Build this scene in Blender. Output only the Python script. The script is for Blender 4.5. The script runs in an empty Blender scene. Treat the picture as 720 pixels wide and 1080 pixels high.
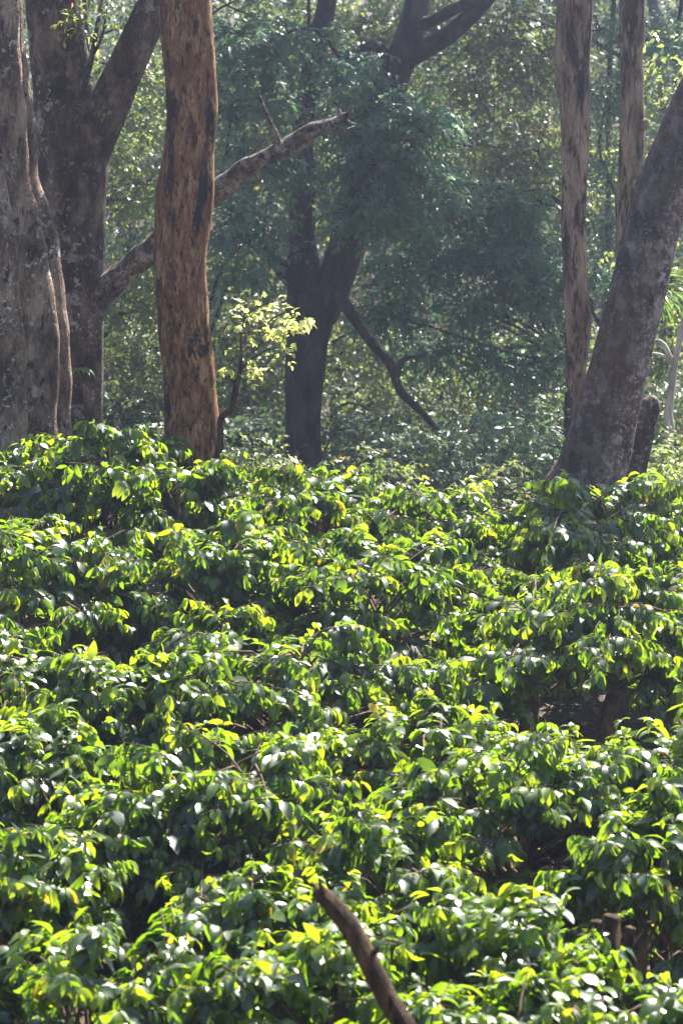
import bpy, math, random
import numpy as np
from mathutils import Vector

sc = bpy.context.scene
COL = sc.collection
rng = np.random.default_rng(11)
random.seed(5)

# ------------------------------------------------------------------ camera
CAM_Z, PITCH, FPX = 3.5, math.atan(240 / 3000), 3000.0
cd = bpy.data.cameras.new("camera")
cam = bpy.data.objects.new("camera", cd)
COL.objects.link(cam)
cam.location = (0, 0, CAM_Z)
cam.rotation_euler = (math.pi / 2 - PITCH, 0, 0)
cd.sensor_fit = 'AUTO'
cd.sensor_width = 36.0
cd.lens = 100.0
cd.clip_start, cd.clip_end = 0.5, 2000
cd.dof.use_dof = True
cd.dof.focus_distance = 25.0
cd.dof.aperture_fstop = 3.5
cd.dof.aperture_blades = 9
sc.camera = cam


def at(px, py, d):
    """A point of the place, measured off the picture at a distance of d metres."""
    u, v = (px - 360) / FPX, (540 - py) / FPX
    y = math.cos(PITCH) + v * math.sin(PITCH)
    z = -math.sin(PITCH) + v * math.cos(PITCH)
    return np.array([u * d / y, d, CAM_Z + z * d / y])


def ground_z(x, y):
    x = np.asarray(x, float); y = np.asarray(y, float)
    z = np.interp(y, [-30, -4, 2, 8, 11, 24, 28, 40, 60, 120, 235],
                  [2.2, 1.95, 1.6, -1.9, -2.5, 0.0, 0.25, 0.3, 1.6, 12.0, 30.0])
    return z + 0.07 * np.sin(x * 1.3 + y * .7) + 0.05 * np.sin(x * 2.9 - y * 2.1 + 1)


# ------------------------------------------------------------------ mesh building
def nrm(a):
    return a / np.maximum(np.linalg.norm(a, axis=-1, keepdims=True), 1e-9)


class MB:
    def __init__(self):
        self.v, self.q, self.t, self.n = [], [], [], 0
        self.at = {'tint': [], 'young': [], 'across': []}

    def add(self, v, quads=None, tris=None, tint=0.5, young=0.0, across=0.0):
        v = np.asarray(v, np.float32).reshape(-1, 3)
        self.v.append(v)
        if quads is not None and len(quads): self.q.append(np.asarray(quads, np.int64).reshape(-1, 4) + self.n)
        if tris is not None and len(tris): self.t.append(np.asarray(tris, np.int64).reshape(-1, 3) + self.n)
        for k, a in (('tint', tint), ('young', young), ('across', across)):
            self.at[k].append(np.broadcast_to(np.asarray(a, np.float32), (len(v),)))
        self.n += len(v)

    def build(self, name, mat, parent=None, smooth=True, attrs=False):
        v = np.concatenate(self.v)
        q = np.concatenate(self.q) if self.q else np.zeros((0, 4), np.int64)
        t = np.concatenate(self.t) if self.t else np.zeros((0, 3), np.int64)
        me = bpy.data.meshes.new(name)
        me.vertices.add(len(v)); me.loops.add(q.size + t.size); me.polygons.add(len(q) + len(t))
        o = bpy.data.objects.new(name, me)
        COL.objects.link(o)
        if parent is not None:
            o.parent = parent
            v = v - np.array(parent.location, np.float32)
        me.vertices.foreach_set('co', v.astype(np.float32).ravel())
        me.loops.foreach_set('vertex_index', np.concatenate([q.ravel(), t.ravel()]).astype(np.int32))
        st = np.concatenate([np.arange(len(q)) * 4, q.size + np.arange(len(t)) * 3]).astype(np.int32)
        me.polygons.foreach_set('loop_start', st)
        me.polygons.foreach_set('use_smooth', np.full(len(q) + len(t), smooth))
        if attrs:
            for k, a in self.at.items():
                me.attributes.new(k, 'FLOAT', 'POINT').data.foreach_set('value', np.concatenate(a).astype(np.float32))
        me.update(calc_edges=True)
        me.validate()
        me.materials.append(mat)
        return o


def tag(o, label=None, cat=None, group=None, kind=None):
    if label: o['label'] = label
    if cat: o['category'] = cat
    if group: o['group'] = group
    if kind: o['kind'] = kind
    return o


def thing(name, loc, label, cat, group=None):
    o = bpy.data.objects.new(name, None)
    o.empty_display_size = .2
    COL.objects.link(o)
    o.location = [float(c) for c in loc]
    return tag(o, label, cat, group)


def wob(p, freq, seed, oct=3):
    """smooth pseudo noise, about -1..1"""
    r = np.random.default_rng(seed)
    out = 0; amp = 1; tot = 0
    for o in range(oct):
        for i in range(4):
            k = nrm(r.normal(size=3)) * freq * (2.1 ** o) * r.uniform(.7, 1.3)
            out = out + amp * np.sin(p @ k + r.uniform(0, 6.28))
        tot += amp * 2.0; amp *= .55
    return out / tot


def tube(mb, pts, rad, seg=10, step=.08, flutes=(), bump=.06, bfreq=6, seed=1, cap=True, squash=None):
    pts = np.asarray(pts, float); rad = np.asarray(rad, float)
    # Catmull-Rom
    P = np.vstack([2 * pts[0] - pts[1], pts, 2 * pts[-1] - pts[-2]])
    C, R = [], []
    for i in range(len(pts) - 1):
        n = max(2, int(np.linalg.norm(pts[i + 1] - pts[i]) / step))
        t = np.linspace(0, 1, n, endpoint=False)[:, None]
        a, b, c, d = P[i], P[i + 1], P[i + 2], P[i + 3]
        C.append(.5 * ((2 * b) + (c - a) * t + (2 * a - 5 * b + 4 * c - d) * t ** 2 + (3 * b - 3 * c + d - a) * t ** 3))
        R.append(rad[i] + (rad[i + 1] - rad[i]) * (t[:, 0] * t[:, 0] * (3 - 2 * t[:, 0])))
    C.append(pts[-1:]); R.append(rad[-1:])
    C = np.vstack(C); R = np.concatenate(R)
    T = nrm(np.gradient(C, axis=0))
    n = len(C)
    X = np.zeros((n, 3))
    ref = np.array([1.0, 0, 0]) if abs(T[0][0]) < .8 else np.array([0, 1.0, 0])
    for i in range(n):
        ref = ref - T[i] * (ref @ T[i]); ref = ref / np.linalg.norm(ref); X[i] = ref
    Y = np.cross(T, X)
    th = np.linspace(0, 2 * math.pi, seg, endpoint=False)
    s = np.linspace(0, 1, n)[:, None]
    mod = np.ones((n, seg))
    for k, a, ph, tw in flutes:
        if k < 0: mod = mod + a * (np.abs(np.sin(-k * .5 * th[None] + ph + tw * s * 6)) ** .6 - .7)
        else: mod = mod + a * np.cos(k * th[None] + ph + tw * s * 6)
    rr = R[:, None] * mod
    V = C[:, None] + (np.cos(th)[None, :, None] * X[:, None] + np.sin(th)[None, :, None] * Y[:, None]) * rr[..., None]
    V = V.reshape(-1, 3)
    if bump:
        nz = wob(V * np.array([1, 1, .45]), bfreq, seed)
        dirv = V - np.repeat(C, seg, 0)
        V = V + dirv * (nz * bump)[:, None]
    i = np.arange(n - 1)[:, None] * seg; j = np.arange(seg)[None]; j2 = (j + 1) % seg
    Q = np.stack([i + j, i + j2, i + seg + j2, i + seg + j], -1).reshape(-1, 4)
    tri = []
    if cap:
        V = np.vstack([V, C[-1] + T[-1] * R[-1] * .35, C[0]])
        e, b0 = n * seg, n * seg + 1
        tri = [[(n - 1) * seg + k, (n - 1) * seg + (k + 1) % seg, e] for k in range(seg)]
        tri += [[(k + 1) % seg, k, b0] for k in range(seg)]
    mb.add(V, Q, tri)


# ------------------------------------------------------------------ leaves
UP = np.array([0, 0, 1.0])
TS = np.array([.16, .40, .66, .87]); WS = np.array([.62, 1.0, .80, .38])


def leaves_full(mb, O, A, N, L, W, kap, fold, tint, young, r):
    """curved, folded, pointed leaves of 14 vertices each"""
    n = len(O)
    A = nrm(A); N = nrm(N - A * (N * A).sum(1, keepdims=True)); B = np.cross(A, N)
    V = np.zeros((n, 14, 3)); ac = np.zeros((n, 14))
    k = np.maximum(kap, .05)

    def pos(t):
        return (O + A * (np.sin(k * t) / k * L)[:, None] - N * ((1 - np.cos(k * t)) / k * L)[:, None])
    V[:, 0] = O; V[:, 13] = pos(1.0)
    for i, (t, w) in enumerate(zip(TS, WS)):
        c = pos(t)
        nn = N * np.cos(k * t)[:, None] + A * np.sin(k * t)[:, None]
        h = (w * W * .5)
        for j, sg in ((0, -1), (1, 0), (2, 1)):
            wv = r.normal(0, .10, n) if sg else 0
            V[:, 1 + i * 3 + j] = c + B * (sg * h)[:, None] + nn * ((abs(sg) * (fold + wv) * h))[:, None]
            ac[:, 1 + i * 3 + j] = abs(sg)
    q, t = [], []
    for i in range(3):
        a = 1 + i * 3
        q += [[a, a + 1, a + 4, a + 3], [a + 1, a + 2, a + 5, a + 4]]
    t = [[0, 2, 1], [0, 3, 2], [10, 11, 13], [11, 12, 13]]
    base = (np.arange(n) * 14)[:, None, None]
    mb.add(V.reshape(-1, 3), (np.array(q)[None] + base).reshape(-1, 4), (np.array(t)[None] + base).reshape(-1, 3),
           np.repeat(tint, 14), np.repeat(young, 14), ac.ravel())


def leaves_lite(mb, O, A, N, L, W, tint, young, r):
    """folded leaves of 6 vertices each"""
    n = len(O)
    A = nrm(A); N = nrm(N - A * (N * A).sum(1, keepdims=True)); B = np.cross(A, N)
    V = np.zeros((n, 6, 3))
    d = (L * r.uniform(.0, .3, n))
    V[:, 0] = O
    V[:, 1] = O + A * (L * .5)[:, None] - N * (d * .25)[:, None]
    V[:, 2] = O + A * L[:, None] - N * d[:, None]
    f = r.uniform(-.1, .4, n) * W * .5
    V[:, 3] = O + A * (L * .35)[:, None] + B * (W * .5)[:, None] + N * f[:, None]
    V[:, 4] = O + A * (L * .35)[:, None] - B * (W * .5)[:, None] + N * f[:, None]
    V[:, 5] = O + A * (L * .72)[:, None] - N * (d * .5)[:, None] + B * (W * .30)[:, None]
    base = (np.arange(n) * 6)[:, None, None]
    t = np.array([[0, 1, 3], [3, 1, 5], [1, 2, 5], [0, 4, 1], [4, 2, 1]])
    ac = np.tile(np.array([0, 0, 0, 1, 1, 1.]), n)
    mb.add(V.reshape(-1, 3), None, (t[None] + base).reshape(-1, 3), np.repeat(tint, 6), np.repeat(young, 6), ac)


def sprays(mb, O, D, LEN, pairs, leaf, drop, hang, r, full=True, aspect=.42, tint0=None, youngp=.3, roll=.35,
           t0=0.0, lowN=.25, terminal=True):
    """leafy shoots: O origins, D directions, LEN lengths; pairs of leaves along each"""
    n = len(O)
    D = nrm(D)
    tb = r.uniform(0, 1, n) if tint0 is None else tint0
    yb = (r.uniform(0, 1, n) < youngp).astype(float)
    for kq in range(pairs + (1 if terminal else 0)):
        t = t0 + (1 - t0) * (kq + 1) / pairs if kq < pairs else 1.0
        p = O + D * (LEN * t)[:, None]
        p[:, 2] -= drop * LEN * t * t
        T = D.copy(); T[:, 2] -= 2 * drop * t; T = nrm(T)
        S = np.cross(T, UP); S = nrm(S + 1e-4)
        U = np.cross(S, T)
        ro = r.normal(0, roll, n)
        S2 = S * np.cos(ro)[:, None] + U * np.sin(ro)[:, None]
        for sg in ((-1, 1) if kq < pairs else (0,)):
            L = leaf * r.uniform(.55, 1.35, n) * (1 - .3 * max(0, (t - .7) / .3))
            A = T * r.uniform(.35, .95, (n, 1)) + S2 * (sg * .85) + r.normal(0, .2, (n, 3))
            A[:, 2] -= hang * r.uniform(.3, 1.5, n)
            N = UP * 1.0 + r.normal(0, lowN, (n, 3)) + T * .15
            keep = r.uniform(0, 1, n) > .07
            yg = np.clip(yb * max(0, (t - .35) / .65) * r.uniform(.5, 1.2, n) + (.2 * t), 0, 1)
            tt = np.clip(tb * .6 + r.uniform(0, .4, n), 0, 1)
            m = keep
            if full:
                leaves_full(mb, p[m], A[m], N[m], L[m], (L * aspect * r.uniform(.85, 1.15, n))[m],
                            r.uniform(.5, 1.9, n)[m], r.uniform(.0, .35, n)[m], tt[m], yg[m], r)
            else:
                leaves_lite(mb, p[m], A[m], N[m], L[m], (L * aspect * r.uniform(.8, 1.2, n))[m], tt[m], yg[m], r)


# ------------------------------------------------------------------ materials
def new_mat(name):
    m = bpy.data.materials.new(name); m.use_nodes = True
    nt = m.node_tree; nt.nodes.clear()
    out = nt.nodes.new('ShaderNodeOutputMaterial')
    return m, nt, out


def nd(nt, t, **kw):
    n = nt.nodes.new(t)
    for k, v in kw.items():
        if k.startswith('i_'):
            n.inputs[k[2:].replace('_', ' ')].default_value = v
        else:
            setattr(n, k, v)
    return n


def mixc(nt, fac, a, b, blend='MIX'):
    m = nt.nodes.new('ShaderNodeMix'); m.data_type = 'RGBA'; m.blend_type = blend
    for idx, val in ((0, fac), (6, a), (7, b)):
        if hasattr(val, 'links'): nt.links.new(val, m.inputs[idx])
        else: m.inputs[idx].default_value = val if idx == 0 else (*val, 1)
    return m.outputs[2]


def ramp(nt, fac, stops):
    r = nt.nodes.new('ShaderNodeValToRGB')
    el = r.color_ramp.elements
    while len(el) < len(stops): el.new(.5)
    for e, (p, c) in zip(el, stops):
        e.position = p; e.color = (*c, 1) if not isinstance(c, (int, float)) else (c, c, c, 1)
    nt.links.new(fac, r.inputs[0])
    return r.outputs[0]


def leaf_mat(name, dark, mid, young, trans, trans_y, rough=.32, tl=.38, spec=.5, vein=True, odd=None):
    m, nt, out = new_mat(name)
    L = nt.links.new
    ti = nd(nt, 'ShaderNodeAttribute', attribute_name='tint').outputs['Fac']
    yo = nd(nt, 'ShaderNodeAttribute', attribute_name='young').outputs['Fac']
    ac = nd(nt, 'ShaderNodeAttribute', attribute_name='across').outputs['Fac']
    base = mixc(nt, ti, dark, mid)
    base = mixc(nt, yo, base, young)
    tr = mixc(nt, yo, trans, trans_y)
    if odd:   # a few old leaves of another colour
        f = ramp(nt, ti, [(0, 0.), (odd[0], 0.), (min(1, odd[0] + .02), 1.)])
        base = mixc(nt, f, base, odd[1]); tr = mixc(nt, f, tr, odd[2])
    if vein:
        vf = ramp(nt, ac, [(0, 1.), (.14, 0.)])
        base = mixc(nt, vf, base, tuple(min(1, c * 1.5 + .02) for c in mid))
    tc = nd(nt, 'ShaderNodeTexCoord').outputs['Object']
    nz = nd(nt, 'ShaderNodeTexNoise', i_Scale=38.0, i_Detail=2.0)
    L(tc, nz.inputs['Vector'])
    bp = nd(nt, 'ShaderNodeBump', i_Strength=.15, i_Distance=.01)
    L(nz.outputs[0], bp.inputs['Height'])
    p = nd(nt, 'ShaderNodeBsdfPrincipled', i_Roughness=rough)
    p.inputs['Specular IOR Level'].default_value = spec
    L(base, p.inputs['Base Color']); L(bp.outputs[0], p.inputs['Normal'])
    wn = nd(nt, 'ShaderNodeNewGeometry').outputs['Random Per Island']
    rr = ramp(nt, wn, [(0, rough * .7), (.5, rough), (1, min(1, rough * 1.7))])
    L(rr, p.inputs['Roughness'])
    t = nd(nt, 'ShaderNodeBsdfTranslucent')
    L(tr, t.inputs[0])
    mx = nd(nt, 'ShaderNodeMixShader'); mx.inputs[0].default_value = tl
    L(p.outputs[0], mx.inputs[1]); L(t.outputs[0], mx.inputs[2])
    L(mx.outputs[0], out.inputs[0])
    return m


def bark_mat(name, cols, scale=5, stretch=.3, patch=None, patch_amt=.5, lichen=None, lichen_amt=.62, moss=None, bump=.6,
             crack=None, warm=None, lscale=9, side=None, scars=None):
    m, nt, out = new_mat(name)
    L = nt.links.new
    tc = nd(nt, 'ShaderNodeTexCoord').outputs['Object']
    mp = nd(nt, 'ShaderNodeMapping'); mp.inputs['Scale'].default_value = (1, 1, stretch)
    L(tc, mp.inputs[0]); v = mp.outputs[0]

    def noise(sc_, det=6, rgh=.6, vec=v, dist=0.0):
        n = nd(nt, 'ShaderNodeTexNoise', i_Scale=sc_, i_Detail=det, i_Roughness=rgh, i_Distortion=dist)
        L(vec, n.inputs['Vector']); return n.outputs[0]
    n1 = noise(scale * 1.0, 8, .68)
    c = ramp(nt, n1, [(.36, cols[0]), (.49, cols[1]), (.61, cols[2])])
    if warm:
        f = ramp(nt, noise(scale * .35, 3), [(.47, 0.), (.62, 1.)]); c = mixc(nt, f, c, warm)
    if patch:
        f = ramp(nt, noise(scale * 2.1, 6, .66, v, .5), [(patch_amt, 0.), (patch_amt + .06, 1.)]); c = mixc(nt, f, c, patch)
    if scars:
        f = ramp(nt, noise(4.2, 8, .72, v, .3), [(.54, 0.), (.585, 1.)]); c = mixc(nt, f, c, scars)
        f = ramp(nt, noise(5.5, 8, .75, v, .2), [(.57, 0.), (.61, .8)]); c = mixc(nt, f, c, cols[2])
    if lichen:
        big = ramp(nt, noise(1.6, 4, .6, tc), [(.42, .0), (.60, 1.)])
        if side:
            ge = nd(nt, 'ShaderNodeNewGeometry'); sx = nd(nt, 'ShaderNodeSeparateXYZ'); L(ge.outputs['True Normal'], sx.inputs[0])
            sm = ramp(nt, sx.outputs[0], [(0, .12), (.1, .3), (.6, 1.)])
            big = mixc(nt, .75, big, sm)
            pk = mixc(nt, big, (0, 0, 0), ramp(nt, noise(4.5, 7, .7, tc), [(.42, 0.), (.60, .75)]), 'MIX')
            c = mixc(nt, pk, c, side)  # leaning trunk: sunlight from the right painted into the bark; lichen gathers there too
        f1 = ramp(nt, noise(lscale, 6, .7, tc), [(lichen_amt, 0.), (lichen_amt + .05, 1.)])
        f1 = mixc(nt, 1.0, f1, big, 'MULTIPLY')
        c = mixc(nt, f1, c, lichen)
        f2 = ramp(nt, noise(lscale * 3.1, 4, .6, tc), [(lichen_amt + .03, 0.), (lichen_amt + .07, 1.)])
        f2 = mixc(nt, 1.0, f2, big, 'MULTIPLY')
        c = mixc(nt, f2, c, tuple(min(.6, x * 1.25) for x in lichen))
    if moss:
        f = ramp(nt, noise(2.3, 6, .65, tc), [(.52, 0.), (.68, .85)]); c = mixc(nt, f, c, moss)
    vo = nd(nt, 'ShaderNodeTexVoronoi', feature='DISTANCE_TO_EDGE', i_Scale=scale * 3.2)
    wv = nd(nt, 'ShaderNodeMix'); wv.data_type = 'VECTOR'; wv.inputs[0].default_value = .12
    nz = nd(nt, 'ShaderNodeTexNoise', i_Scale=scale * 2.5, i_Detail=4.0); L(v, nz.inputs['Vector'])
    L(v, wv.inputs[4]); L(nz.outputs[1], wv.inputs[5]); L(wv.outputs[1], vo.inputs['Vector'])
    cr = ramp(nt, vo.outputs['Distance'], [(0, 0.), (.12, 1.)])
    if crack:
        inv = ramp(nt, cr, [(0, 1.), (.7, 0.)]); c = mixc(nt, inv, c, crack)
    h = mixc(nt, .45, mixc(nt, .5, cr, n1), noise(scale * 5, 8, .75))
    bp = nd(nt, 'ShaderNodeBump', i_Strength=bump, i_Distance=.05)
    L(h, bp.inputs['Height'])
    p = nd(nt, 'ShaderNodeBsdfPrincipled', i_Roughness=.85)
    p.inputs['Specular IOR Level'].default_value = .25
    L(c, p.inputs['Base Color']); L(bp.outputs[0], p.inputs['Normal'])
    L(p.outputs[0], out.inputs[0])
    return m


M_coffee = leaf_mat('coffee_leaf', (.007, .021, .013), (.016, .040, .015), (.10, .16, .016), (.26, .48, .013), (.62, .76, .018),
                    rough=.34, tl=.40, spec=1.0, odd=(.94, (.45, .30, .02), (.8, .55, .03)))
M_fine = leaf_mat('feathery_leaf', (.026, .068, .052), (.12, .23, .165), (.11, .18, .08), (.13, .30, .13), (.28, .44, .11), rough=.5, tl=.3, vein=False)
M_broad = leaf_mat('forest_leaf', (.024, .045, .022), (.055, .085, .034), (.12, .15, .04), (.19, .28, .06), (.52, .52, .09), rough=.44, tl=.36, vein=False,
                   odd=(.95, (.30, .14, .06), (.7, .32, .14)))
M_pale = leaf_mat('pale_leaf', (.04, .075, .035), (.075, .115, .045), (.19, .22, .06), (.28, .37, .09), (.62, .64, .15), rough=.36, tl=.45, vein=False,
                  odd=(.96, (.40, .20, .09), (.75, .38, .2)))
M_sprout = leaf_mat('sprout_leaf', (.22, .28, .07), (.31, .36, .10), (.45, .46, .14), (.68, .76, .18), (.84, .84, .30), rough=.34, tl=.5, vein=False)
M_strap = leaf_mat('strap_leaf', (.03, .07, .02), (.06, .12, .03), (.12, .2, .04), (.25, .45, .05), (.4, .6, .07), rough=.35, tl=.35)
M_far = leaf_mat('far_leaf', (.020, .045, .032), (.045, .08, .05), (.10, .13, .06), (.10, .20, .07), (.35, .42, .10), rough=.4, tl=.28, vein=False)
M_dry = leaf_mat('dry_leaf', (.10, .065, .035), (.20, .13, .07), (.30, .19, .08), (.30, .16, .06), (.4, .2, .07), rough=.7, tl=.2, vein=False)

B_grey = bark_mat('grey_fluted_bark', ((.035, .023, .014), (.18, .118, .078), (.38, .27, .19)), scale=4.5, stretch=.45, patch=(.03, .022, .019), patch_amt=.56,
                  lichen=(.46, .43, .39), lichen_amt=.57, bump=1.0, lscale=7)
B_dark = bark_mat('dark_mossy_bark', ((.010, .007, .005), (.062, .043, .032), (.20, .15, .115)), scale=6, stretch=.4, lichen=(.36, .35, .32), lichen_amt=.555,
                  moss=(.022, .020, .013), bump=1.0, lscale=6)
B_orange = bark_mat('orange_flaking_bark', ((.06, .023, .009), (.37, .152, .058), (.64, .38, .20)), scale=15, stretch=.28, patch=(.016, .010, .007), patch_amt=.535,
                    warm=(.31, .125, .05), bump=1.0, scars=(.02, .011, .008))
B_limb = bark_mat('lichen_limb_bark', ((.035, .028, .023), (.19, .15, .13), (.42, .37, .33)), scale=9, stretch=1, patch=(.014, .012, .010), patch_amt=.54,
                  lichen=(.48, .45, .41), lichen_amt=.57, bump=1.0)
B_tan = bark_mat('tan_peeling_bark', ((.055, .034, .024), (.24, .16, .11), (.42, .31, .22)), scale=7, stretch=.20, patch=(.022, .015, .011), patch_amt=.555, bump=1.0, scars=(.03, .021, .016))
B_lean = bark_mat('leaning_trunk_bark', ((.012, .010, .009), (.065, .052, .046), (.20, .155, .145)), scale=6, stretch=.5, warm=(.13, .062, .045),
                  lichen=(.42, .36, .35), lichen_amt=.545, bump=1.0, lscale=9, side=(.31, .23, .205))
B_forest = bark_mat('forest_bark', ((.008, .007, .006), (.028, .021, .018), (.065, .052, .045)), scale=5, stretch=.3, bump=.8)
B_palebark = bark_mat('pale_bark', ((.25, .22, .18), (.42, .38, .32), (.55, .5, .44)), scale=8, stretch=.4, bump=.3)
B_coffee = bark_mat('coffee_bark', ((.07, .042, .028), (.15, .095, .065), (.26, .18, .13)), scale=14, stretch=.4, bump=.6)
B_dead = bark_mat('dead_wood', ((.02, .012, .006), (.085, .05, .025), (.21, .13, .068)), scale=12, stretch=.25, bump=1.0, patch=(.01, .007, .005), patch_amt=.55)


def soil_mat():
    m, nt, out = new_mat('leaf_strewn_soil')
    L = nt.links.new
    tc = nd(nt, 'ShaderNodeTexCoord').outputs['Object']
    n = nd(nt, 'ShaderNodeTexNoise', i_Scale=1.2, i_Detail=9.0, i_Roughness=.7); L(tc, n.inputs['Vector'])
    c = ramp(nt, n.outputs[0], [(.3, (.035, .025, .016)), (.5, (.075, .052, .032)), (.7, (.12, .09, .055))])
    n2 = nd(nt, 'ShaderNodeTexVoronoi', i_Scale=14.0); L(tc, n2.inputs['Vector'])
    c = mixc(nt, .35, c, n2.outputs['Color'], 'MULTIPLY')
    bp = nd(nt, 'ShaderNodeBump', i_Strength=.7, i_Distance=.08); L(n2.outputs[0], bp.inputs['Height'])
    p = nd(nt, 'ShaderNodeBsdfPrincipled', i_Roughness=.95)
    L(c, p.inputs['Base Color']); L(bp.outputs[0], p.inputs['Normal']); L(p.outputs[0], out.inputs[0])
    return m


# ------------------------------------------------------------------ ground
xs = np.concatenate([np.arange(-118, -14, 4), np.arange(-14, 14.01, .4), np.arange(18, 119, 4)])
ys = np.concatenate([np.arange(-28, 6, 2), np.arange(6, 36, .4), np.arange(36, 236, 4)])
GX, GY = np.meshgrid(xs, ys)
gz = ground_z(GX, GY)
g = MB()
nx = len(xs)
i, j = np.meshgrid(np.arange(len(ys) - 1), np.arange(nx - 1), indexing='ij')
g.add(np.stack([GX, GY, gz], -1).reshape(-1, 3), np.stack([i * nx + j, i * nx + j + 1, (i + 1) * nx + j + 1, (i + 1) * nx + j], -1).reshape(-1, 4))
tag(g.build('ground', soil_mat()), kind='structure')

# dry leaf litter between the bushes
lm = MB(); r = np.random.default_rng(3)
n = 5000
x = r.uniform(-4, 4, n); y = r.uniform(11, 27, n)
O = np.stack([x, y, ground_z(x, y) + r.uniform(.01, .05, n)], 1)
A = np.stack([r.normal(size=n), r.normal(size=n), r.normal(0, .25, n)], 1)
leaves_lite(lm, O, A, UP + r.normal(0, .3, (n, 3)), r.uniform(.08, .15, n), r.uniform(.04, .07, n), r.uniform(0, 1, n), r.uniform(0, 1, n), r)
tag(lm.build('leaf_litter', M_dry, attrs=True), 'dry brown fallen leaves covering the soil under the coffee bushes', 'leaf litter', kind='stuff')

# ------------------------------------------------------------------ coffee bushes
def coffee_bush(px, ptop, d, R, label, seed, low=.38, stems=3, srad=.035, flat=.0, nprim=46, leaf=.134, lean=(0, 0), spread=.10):
    r = np.random.default_rng(seed)
    top = at(px, ptop, d)
    zt = top[2]; bx, by = top[0] + lean[0], d + lean[1]
    gz_ = float(ground_z(bx, by))
    root = thing('coffee_bush', (bx, by, gz_), label, 'coffee bush', 'coffee bushes planted across the slope')
    H = zt - gz_
    wood, lf = MB(), MB()
    # stems
    sp = []
    for s in range(stems):
        a = 6.28 * s / stems + r.uniform(0, 1.5) * (spread < .2)
        e = np.array([top[0] + math.cos(a) * R * .3, d + math.sin(a) * R * .3, gz_ + H * r.uniform(.86, .94)])
        b = np.array([bx + math.cos(a) * spread, by + math.sin(a) * spread, gz_ - .1])
        m1 = b * .6 + e * .4 + np.array([r.normal(0, .06), r.normal(0, .06), 0])
        m2 = b * .25 + e * .75 + np.array([r.normal(0, .06), r.normal(0, .06), 0])
        q = [b, m1, m2, e]
        tube(wood, q, [srad * 1.5, srad, srad * .65, .008], seg=8, step=.1, bump=.16, bfreq=14, seed=seed + s)
        sp.append(q)
    # primary branches
    P0, D0, L0 = [], [], []
    ph = r.uniform(0, 6.28, 6)
    tips = []
    for kx in range(nprim):
        a = 2.39996 * kx + r.normal(0, .25)
        h = low + (1 - low) * ((kx + .5) / nprim) ** .8
        lump = 1 + .20 * math.sin(2 * a + ph[0]) + .16 * math.sin(3 * a + ph[1] + 4 * h) + .10 * math.sin(5 * a + ph[2] + 9 * h)
        hh = (h - .55) / .47
        prof = math.sqrt(max(.03, 1 - hh * hh)) if hh > 0 else 1 - .25 * hh * hh
        rad = 1.09 * R * prof * lump * r.uniform(.74, 1.1)
        tip = np.array([top[0] + math.cos(a) * rad, d + math.sin(a) * rad, gz_ + H * (h - .05 * (1 - prof) + .06 * math.sin(3 * a + ph[3]) + .05 * math.sin(5 * a + ph[4])) - .10 * rad + r.normal(0, .05)])
        q = sp[int(r.integers(stems))]
        tt = min(.97, max(.2, h - .12 + r.uniform(-.08, .1)))
        s0 = q[0] + (q[3] - q[0]) * tt if tt > .75 else q[1] + (q[2] - q[1]) * tt
        mid = s0 * .5 + tip * .5 + np.array([0, 0, .16 * rad + .03])
        tube(wood, [s0, mid, tip], [.013, .009, .004], seg=5, step=.16, bump=0, cap=False)
        ln = np.linalg.norm(tip - s0)
        dv = (tip - mid) / max(np.linalg.norm(tip - mid), .05)
        # the outer leafy shoot and its side shoots
        P0.append(mid * .45 + tip * .55); D0.append(dv + np.array([0, 0, .1])); L0.append(max(.22, .42 * ln) * r.uniform(.8, 1.2))
        ns = 11 if rad > .35 else 7
        for s in range(ns):
            f = r.uniform(.25, 1.0)
            p = (s0 * (1 - f) ** 2 + 2 * mid * f * (1 - f) + tip * f * f) if f < .98 else tip
            p = mid * (1 - f) + tip * f
            side = np.cross(dv, UP); side /= max(np.linalg.norm(side), .1)
            d2 = dv * .55 + side * r.choice([-1, 1]) * r.uniform(.45, 1.0) + np.array([0, 0, r.uniform(-.05, .45)])
            ll = r.uniform(.20, .42) * min(1.2, max(.6, R))
            P0.append(p); D0.append(d2); L0.append(ll)
    P0 = np.array(P0); D0 = nrm(np.array(D0)); L0 = np.array(L0)
    sprays(lf, P0, D0, L0, 7, leaf, .30, .8, r, full=True, aspect=.42, youngp=.4, roll=.45, lowN=.38, t0=0.02)
    for kx in range(3):      # bare twigs
        a = r.uniform(0, 6.28); rr0 = R * r.uniform(.55, .9)
        b0 = np.array([top[0] + math.cos(a) * rr0 * .4, d + math.sin(a) * rr0 * .4, gz_ + H * r.uniform(.6, .9)])
        e0 = np.array([top[0] + math.cos(a) * rr0 * 1.15, d + math.sin(a) * rr0 * 1.15, b0[2] + r.uniform(-.05, .22)])
        tube(wood, [b0, (b0 + e0) / 2 + r.normal(0, .03, 3), e0], [.009, .006, .003], seg=5, step=.1, bump=.2, bfreq=20, seed=kx, cap=False)
    # upright tips of the stems
    nt_ = 10
    a = r.uniform(0, 6.28, nt_); rr_ = R * .45 * np.sqrt(r.uniform(0, 1, nt_))
    PT = np.stack([top[0] + np.cos(a) * rr_, d + np.sin(a) * rr_, np.full(nt_, gz_ + H * .90) - .10 * rr_], 1)
    DT = np.stack([np.cos(a) * .5, np.sin(a) * .5, np.ones(nt_) * .9], 1)
    sprays(lf, PT, DT, r.uniform(.18, .34, nt_), 4, leaf * 1.05, .15, .35, r, full=True, aspect=.42, youngp=.85, lowN=.4)
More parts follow.
